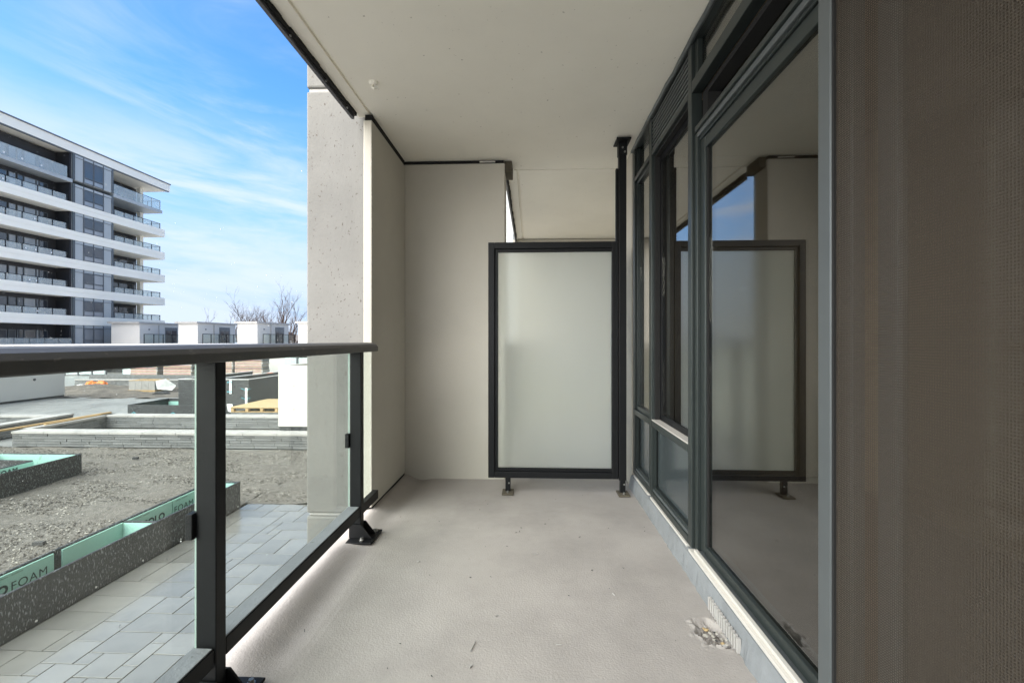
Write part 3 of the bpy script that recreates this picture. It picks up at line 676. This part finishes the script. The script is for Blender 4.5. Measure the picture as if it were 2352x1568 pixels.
# tall dark box
t = thing('tall_planter', 'tall black membrane planter with white drain strips and blue ties behind the second wall', 'planter', (-11.5, 17, G))
wall_panel(t, -13.2, -10.5, 16.5, 16.54, G-.01, -.375); wall_panel(t, -10.54, -10.5, 16.5405, 21.0, G-.01, -.375); wall_panel(t, -13.2, -13.16, 16.5405, 21.0, G-.01, -.375); wall_panel(t, -11.9, -11.8, 16.5405, 21, G-.01, -.40, name='divider')
for q in ((-13.2, -10.5, 16.5, 16.56), (-10.56, -10.5, 16.561, 21.0), (-13.2, -13.14, 16.561, 21), (-11.9, -11.8, 16.561, 21)): B(*q, -.374, -.355).build('rim_strip', M['drain'], t)
def strip(x, z0, z1, w, lean):
    B(x, x+w, 16.47, 16.499, z0, z1).build('drain_strip', M['drain'], t, bevel=.004)
strip(-10.62, -1.55, -.68, .09, 0); strip(-11.22, -.90, -.39, .09, 0); 
MB().prism([(-11.32, -1.28), (-11.1, -1.28), (-11.06, -1.66), (-11.14, -1.66), (-11.16, -1.58), (-11.27, -1.55)], 'y', 16.47, 16.499).build('drain_strip', M['drain'], t)
for x, z, sg in ((-10.62, -.74, -1), (-10.62, -1.08, -1), (-10.53, -.74, 1), (-10.53, -1.08, 1)):
    MB().tube([(x, 16.465, z-.02), (x+sg*.06, 16.45, z+.025), (x+sg*.14, 16.46, z+.04)], .009, 5).build('cable_tie', M['blue'], t)
for z in (-.47, -.82): B(-11.30, -11.12, 16.46, 16.469, z-.015, z+.015).build('cable_tie', M['blue'], t)
MB().tube([(-11.36, 16.46, -1.22), (-11.38, 16.46, -1.5)], .01, 5).build('cable_tie', M['blue'], t)
# plywood on pallet
t = thing('pallet', 'pine pallet carrying a sheet of plywood beside the tall dark planter', 'pallet', (-9.3, 15.9, G+.42))
PX0, PX1, PY0, PY1, PZ = -10.0, -7.9, 14.75, 16.9, -1.15
for y in (PY0, (PY0+PY1)/2, PY1-.1): B(PX0, PX1, y, y+.1, PZ-.15, PZ-.125).build('bottom_board', M['wood'], t)
for x in (PX0, PX0+.5, PX0+1.0, PX0+1.5, PX1-.1):
    for y in (PY0, (PY0+PY1)/2, PY1-.1): B(x, x+.1, y+.002, y+.098, PZ-.1245, PZ-.025).build('block', M['wood'], t)
for i in range(9): B(PX0, PX1, PY0+i*.25, PY0+i*.25+.14, PZ-.0245, PZ).build('deck_board', M['wood'], t)
o = B(PX0-.02, PX1, PY0-.02, PY1, PZ+.001, PZ+.02).build('plywood_sheet', M['ply']); tag(o, 'sheet of plywood lying on the pine pallet', 'plywood')
o = B(PX0, PX1, PY0+.02, PY1, G, PZ-.151).build('block_stack', M['stone']); tag(o, 'stack of grey blocks under the pine pallet', 'blocks')
# white partitions
t = thing('white_partition', 'tall white rendered box wall beside the concrete column', 'wall', (-6.9, 14, G))
B(-7.83, -3.5, 13.78, 13.98, -1.58, .30).build('panel', M['white_stucco'], t, bevel=.008); B(-7.80, -3.5, 13.80, 13.96, G, -1.581).build('base_strip', M['membrane'], t)
B(-7.83, -7.70, 13.981, 17.5, -1.58, .30).build('panel', M['white_stucco'], t, bevel=.008)
for x in (-7.33, -6.75):
    for z in (-.32, -1.05): MB().tube([(x, 13.779, z), (x, 13.774, z)], .018, 8).build('fixing_plug', M['trim'], t)
t = thing('white_partition', 'long white rendered yard wall at the left edge under the handrail', 'wall', (-23.4, 18, G))
B(-23.5, -23.3, 8, 21.8, G+.09, .35).build('panel', M['white_stucco'], t, bevel=.008); B(-23.48, -23.32, 8, 21.78, G, G+.089).build('base_strip', M['membrane'], t)
MB().tube([(-23.299, 20.4, -.75), (-23.28, 20.4, -.75)], .06, 10).build('fixing_plug', M['trim'], t)
# orange and wrapped pallet
blob('orange_sack', (-25.45, 25.3, G+.16), (.34, .2, .26), M['orange'], 'crumpled orange plastic sack on the rubble by the far stone wall', 'sack', 1, amp=.35)
blob('orange_sack', (-24.85, 25.3, G+.16), (.32, .2, .28), M['orange'], 'smoother orange plastic roll next to the crumpled one', 'sack', 5, amp=.2)
blob('white_sack', (-26.0, 25.2, G+.12), (.2, .15, .14), M['plastic'], 'small white bag left of the orange sack', 'bag', 6, amp=.3)
t = thing('wrapped_pallet', 'plastic wrapped stack of stone slabs on a pallet before the far wall', 'pallet', (-21.3, 24.5, G))
for r in range(5):
    for k in range(4): B(-22.0+k*.37, -21.64+k*.37, 24.0, 24.9, G+.10+r*.1, G+.195+r*.1).build('stone_slab', M['cap'], t, bevel=.01)
B(-22.05, -20.5, 23.98, 24.92, G, G+.099).build('pallet_base', M['wood'], t)
for k in range(5): B(-22.0+k*.33, -21.75+k*.33, 24.0, 24.9, G+.601, G+.63).build('top_board', M['wood'], t)
MB().add([(-20.5, 24, G+.6), (-19.9, 24.0, G+.72), (-19.4, 24.1, G+.35), (-19.55, 24.0, G+.1), (-20.4, 24.0, G+.15), (-20.5, 24.3, G+.62)], [(0, 1, 2, 3, 4), (0, 5, 1)]).build('loose_wrap', M['plastic'], t)
o = MB().prism([(-19.5, G+.02), (-18.8, G+.02), (-18.9, G+.12), (-19.3, G+.16)], 'y', 22.6, 23.0).build('scrap_slab', M['mortar']); tag(o, 'dark broken slab on the soil right of the wrapped pallet', 'debris')
# brick stacks with faded tape
for i, (x, w_, lab) in enumerate(((-30.6, 2.2, 'leftmost far stack of grey pavers wrapped with faded red tape'), (-28.0, 2.3, 'far stack of pavers with a dark gap, second from left'), (-24.9, 2.4, 'far stack of pavers with red tape, left of the near railing post'), (-22.4, 2.2, 'far taped stack of pavers hidden partly by the near railing post'))):
    t = thing('paver_stack', lab, 'paver stack', (x+w_/2, 34, G), 'taped stacks of pavers')
    for r in range(7):
        B(x, x+w_-random.uniform(0, .1), 33.5, 34.4, G+.02+r*.2, G+.17+r*.2).build('paver_layer', M['cap'] if r % 3 else M['stone'], t, bevel=.01)
        B(x+.02, x+w_-.15, 33.49, 33.5, G+.06+r*.2, G+.11+r*.2).build('tape_band', M['pink'], t)
        B(x+.02, x+w_-.12, 33.52, 34.38, G+.171+r*.2, G+.219+r*.2).build('spacer', M['wood'], t)
# terrace frontage of the townhouses, ground level
t = thing('terrace_frontage', 'ground level dark frontage of the townhouses with white party walls', 'wall', (-28, 40, G))
B(-52, -8, 39.5, 40.0, G, .55).build('dark_wall', M['membrane'], t)
for x in (-47.5, -41, -35.0, -28.6, -22.4, -16.2, -10): B(x, x+1.9, 38.0, 39.49, G, .6).build('party_wall', M['white_stucco'], t)
B(-52, -8, 38.0, 50.5, .601, .74).build('terrace_slab', M['white_stucco'], t)
for gi, x0 in enumerate((-38.5, -32.6, -27.0, -19.4, -14.2)):
    t = thing('glass_fence', ('first', 'second', 'third', 'fourth', 'fifth')[gi]+' frosted glass fence from the left before the dark frontage', 'fence', (x0, 35, G), 'glass fences before the townhouses')
    for k in range(4):
        B(x0+k*1.15, x0+k*1.15+.95, 35.0, 35.04, G+.12, G+1.45).build('glass_panel', M['foglass'], t); B(x0+k*1.15+.97, x0+k*1.15+1.1, 34.98, 35.06, G, G+1.5).build('post', M['farframe'], t)
o = blob('orange_sack', (-17.6, 30.5, G+.2), (.8, .3, .35), M['orange'], 'orange red tarpaulin lump just right of the near railing post', 'tarpaulin', 9, amp=.25)

# ------------------------------------------------------------------ townhouses
def townhouse(x0, xc_, y0, label, dy=6.6):
    """side face at y0 from x0 to xc_; front face at x = xc_ running back to y0+dy"""
    t = thing('townhouse', label, 'house', (xc_-2, y0+3, .74), 'white townhouses in a row')
    B(x0, xc_, y0, y0+dy, .741, 3.02).build('wall', M['white_stucco'], t)
    B(x0-.25, xc_+.12, y0-.25, y0+dy+.2, 3.021, 3.22).build('roof', M['cap'], t)
    d = B(xc_+.001, xc_+.04, y0+3.6, y0+5.5, .75, 2.62).build('door', M['farframe'], t)
    for k in (0, 1): B(xc_+.041, xc_+.05, y0+3.72+k*.86, y0+4.5+k*.86, .8, 2.3).build('pane', M['farwin'], d)
    B(xc_+.001, xc_+.07, y0+2.6, y0+2.7, .75, 2.95).build('downpipe', M['cap'], t)
    B(xc_+.001, xc_+.03, y0+1.2, y0+1.4, 2.3, 2.45).build('wall_vent', M['farframe'], t)
    B(xc_+.001, xc_+.035, y0+3.55, y0+5.55, 2.625, 2.68).build('door_lintel', M['farframe'], t)
    # terrace rail before the front
    B(xc_+1.0, xc_+1.06, y0-.6, y0+6.2, 1.78, 1.83).build('top_rail', M['black'], t)
    for k in range(6): B(xc_+1.0, xc_+1.06, y0-.6+k*1.33, y0-.54+k*1.33, .741, 1.779).build('rail_post', M['black'], t)
    B(xc_+1.02, xc_+1.03, y0-.5, y0+6.1, .80, 1.775).build('rail_glass', M['clear'], t)
lbs = ('leftmost white townhouse, in front of the tall building end', 'second white townhouse from the left', 'third white townhouse, below the bare trees', 'fourth white townhouse, cut by the concrete column')
for (a, b), lb in zip(((-47.9, -44.55), (-40.0, -37.75), (-33.1, -30.82), (-26.1, -23.8)), lbs): townhouse(a, b, 50, lb)
# ------------------------------------------------------------------ tall building across the yard
bd = thing('apartment_building', 'tall white banded apartment building across the courtyard', 'building', (-55, 47, G))
XF = -50.0; YE = 60.13; YS = 30.0
tops = [3.80, 6.87, 9.98, 13.09, 16.17]
for z in tops:
    MB().box(-62, XF-.0, YS, YE, z-.46, z).box(-62, XF-.04, YS, YE-.04, z-.50, z-.461).box(-62, XF-.0, YS, YE, z-1.0, z-.501).build('balcony_band', M['far_white'], bd)
B(-62, XF-.02, YS, 47.62, 18.30, 18.68).build('grey_slab', M['farpanel'], bd); B(-62, XF-.02, 52.5, 59.74, 18.30, 18.68).build('grey_slab', M['farpanel'], bd)
B(-63, XF, YS-1, 61.0, 21.66, 22.58).build('roof_fascia', M['far_white'], bd); B(-63, XF+.08, YS-1, 61.1, 22.581, 22.72).build('roof_cap', M['farframe'], bd); B(XF-.25, XF-.03, YS-1, 60.9, 21.55, 21.659).build('roof_trim', M['farframe'], bd)
FL = [(.45, 2.79), (3.801, 5.86), (6.871, 8.97), (9.981, 12.08), (13.091, 15.16), (16.171, 18.29), (18.681, 21.54)]
ms_win = unit_mesh('window', M['farframe'], 0); ms_p1 = unit_mesh('pane', M['farwin'], 0); ms_p2 = unit_mesh('pane', M['farwin2'], 0)
def win(y0, y1, z0, z1, x, me, fr=.06):
    w_ = inst('window', ms_win, (x, (y0+y1)/2, (z0+z1)/2), bd, (.08, y1-y0, z1-z0))
    p = bpy.data.objects.new('pane', me); COL.objects.link(p); p.parent = w_
    p.location = (.55, 0, 0); p.scale = (.3, 1-2*fr/(y1-y0), 1-2*fr/(z1-z0)); return w_
for i, (z0, z1) in enumerate(FL):
    B(-52.4, -51.76, YS, 47.63, z0, z1).build('recess_wall', M['fardark'], bd)
    B(-51.759, XF-.16, 47.45, 47.63, z0, z1).build('return_wall', M['fardark'], bd)
    if i < 6 or True: B(-62, -53.4, 52.5, 59.4, z0, z1).build('recess_wall', M['fardark'], bd)
    B(-53.3, XF-.12, 47.64, 52.5, z0, z1).build('bay_wall', M['farpanel'], bd)
    if i > 0: B(-52.9, -52.4, 58.9, 59.4, z0, z1).build('column', M['far_white'], bd)
    zw = z0-.001; zt_ = min(z1-.42, z0+1.75)
    if i == 0: zw = -.4
    for k, (a, b) in enumerate(((37.6, 38.9), (39.0, 40.2), (40.4, 41.5), (41.6, 42.75), (42.9, 43.54), (43.66, 44.19), (44.26, 45.37), (45.43, 45.66))):
        win(a, b, max(z0, zw)+.02, zt_, -51.72, ms_p2 if random.random() < (.75 if i > 1 else .25) else ms_p1)
    win(45.72, 46.54, z0+.02, zt_-.05, -51.72, ms_p1)
    for a, b in ((52.9, 54.6), (54.7, 56.6), (56.7, 59.2)): win(a, b, z0+.02, zt_, -53.37, ms_p1)
    # bay grid
    zb0, zb1 = z0, z1
    if i == 0: zb0 = .46
    ysb = (47.64, 47.84, 48.86, 50.01, 51.21, 52.3, 52.5)
    for k in range(6):
        a, b = ysb[k], ysb[k+1]
        if k in (0, 5): B(XF-.11, XF-.02, a, b, zb0+.01, zb1-.01).build('corner_panel', M['alulight'], bd); continue
        if k in (1, 4): B(XF-.11, XF-.05, a+.05, b-.05, zb0+.05, zb1-.35).build('grey_panel', M['farpanel'], bd)
        else:
            win(a+.04, b-.04, zb0+.62, zb1-.38, XF-.06, ms_p2 if random.random() < .25 else ms_p1); win(a+.04, b-.04, zb0+.05, zb0+.58, XF-.06, ms_p2)
        B(XF-.10, XF-.03, a+.02, b-.02, zb1-.30, zb1-.04).build('transom_panel', M['farpanel'], bd)
    for y in ysb[1:6]: B(XF-.119, XF+.02, y-.035, y+.035, zb0+.005, zb1-.005).build('mullion', M['farframe'], bd)
    B(XF-.119, XF+.0, 47.9, 52.26, zb1-.345, zb1-.305).build('transom', M['farframe'], bd)
    # railings
    if i >= 1:
        full = i == 6
        h_ = 1.25 if full else .70; zb = z0+.01
        for (a, b, st, x) in ((37.0, 47.1, 1.42, XF-.12), (52.6, 59.5, 1.35, XF-.12)):
            B(x-.03, x+.03, a, b, zb+h_-.05, zb+h_).build('rail', M['black'], bd)
            y = b-.06
            while y > a: B(x-.03, x+.03, y-.05, y+.02, zb, zb+h_-.051).build('rail_post', M['black'] if not full else M['alulight'], bd); y -= st
            B(x-.008 if not full else x+.031, x+.008 if not full else x+.045, a, b, zb-.0, zb+h_-.06).build('rail_glass', M['farglass'], bd)
        for k in range(3 if i in (2, 3, 6) else 1):
            yy = random.uniform(39.5, 46.5); B(x+.05, x+.055, yy, yy+.14, zb+.2, zb+.36).build('paper_sticker', M['drain'], bd)
        B(-53.3, XF-.151, 59.46, 59.52, zb+h_-.05, zb+h_).build('rail', M['black'], bd); B(-51.9, -51.84, 59.46, 59.52, zb, zb+h_-.051).build('rail_post', M['black'], bd)
B(-53, XF-.2, YS, 47.6, G, .44).build('podium', M['white_stucco'], bd); B(-53, XF-.2, 47.61, 54, G, .44).build('podium', M['farpanel'], bd)
B(-62, -53.41, YS, 52.49, .45, 21.5).build('core', M['fardark'], bd)
gf = thing('glass_fence', 'pale green glass fence at the foot of the tall building', 'fence', (-49.9, 42, .44))
for k in range(8): B(-50.05, -50.02, 36.4+k*1.4, 37.75+k*1.4, .30, 1.33).build('glass_panel', M['farglass'], gf); B(-50.06, -50.0, 37.76+k*1.4, 37.79+k*1.4, .30, 1.33).build('post', M['alulight'], gf)
B(-50.08, -49.98, 36.4, 47.6, 1.331, 1.37).build('top_rail', M['alulight'], gf)
# ------------------------------------------------------------------ bare trees and far wood
def tree(x, y, h, seed, label, spread=.55, col='bark'):
    rnd = random.Random(seed); t = thing('bare_tree', label, 'tree', (x, y, G), 'bare trees behind the townhouses')
    tr = MB(); br = MB()
    def grow(p, d, l, r, dep):
        q = p.copy(); pts = [p.copy()]; rr = [r]; dd = d.copy()
        for s in range(3):
            dd = (dd+Vector((rnd.uniform(-.16, .16), rnd.uniform(-.16, .16), rnd.uniform(-.02, .10)))).normalized(); q = q+dd*l/3; pts.append(q.copy()); rr.append(r*(1-.17*(s+1)))
        (tr if dep == 0 else br).tube(pts, rr, 6 if dep < 2 else 4)
        if dep >= 6 or r < .004: return
        for k in range(rnd.choice((2, 3, 3)) if dep else 4):
            a = rnd.uniform(0, 6.28); sp = rnd.uniform(.3, .95)*spread*1.5; nd = (dd+Vector((math.cos(a)*sp, math.sin(a)*sp, rnd.uniform(-.05, .2)))).normalized()
            f = rnd.randint(1, 3); grow(pts[f], nd, l*rnd.uniform(.5, .82), rr[f]*.75, dep+1)
    grow(Vector((x, y, G)), Vector((0, 0, 1)), h*.50, h*.027, 0)
    tr.build('trunk', M[col], t, smooth=True); br.build('branches', M[col], t, smooth=True)
tree(-42.5, 66, 8.0, 3, 'wide bare tree with forked branches above the third townhouse', .6)
tree(-40.5, 67, 8.0, 12, 'bare tree with curved limbs right behind the wide one', .6)
tree(-38.6, 66, 7.4, 33, 'lower bare tree between the curved one and the tall slim one', .6)
tree(-36.0, 65, 8.8, 21, 'tallest slim bare tree beside the concrete column', .38)
tree(-44.0, 69, 8.2, 51, 'bare tree with a low fork left of the wide one', .55)
tree(-37.4, 70, 8.0, 62, 'dense twiggy bare tree just left of the tall slim one', .5)
tree(-34.5, 64, 7.0, 44, 'bare tree half hidden by the concrete column', .4)
tree(-48.6, 72, 6.9, 8, 'small pale bare tree above the second townhouse', .5)
tree(-53.2, 72, 6.8, 15, 'smallest bare tree left of the second townhouse', .4)
mb = MB(); k = 0
for i in range(60):
    x = -75+i*2.2; z = 3.0+1.2*ns.noise(Vector((i*.3, 0, 0)))+random.uniform(-.3, .3); mb.box(x, x+2.3, 118+random.uniform(-2, 2), 124, G-.03, z)
tag(mb.build('far_wood', M['farwood']), 'low grey wood on the horizon', 'wood', kind='stuff')
# ------------------------------------------------------------------ falling snow
mb = MB()
for i in range(900):
    y = random.uniform(3.5, 22); x = -random.uniform(1.6, 24); z = random.uniform(G, 3.2); r = random.uniform(.0035, .008)
    mb.add([(x-r, y, z), (x, y-r, z), (x+r, y, z), (x, y+r, z), (x, y, z-r*1.3), (x, y, z+r*1.3)], [(0, 1, 5), (1, 2, 5), (2, 3, 5), (3, 0, 5), (1, 0, 4), (2, 1, 4), (3, 2, 4), (0, 3, 4)])
tag(mb.build('snowflakes', M['snow']), 'light snow falling over the courtyard', 'snow', kind='stuff')
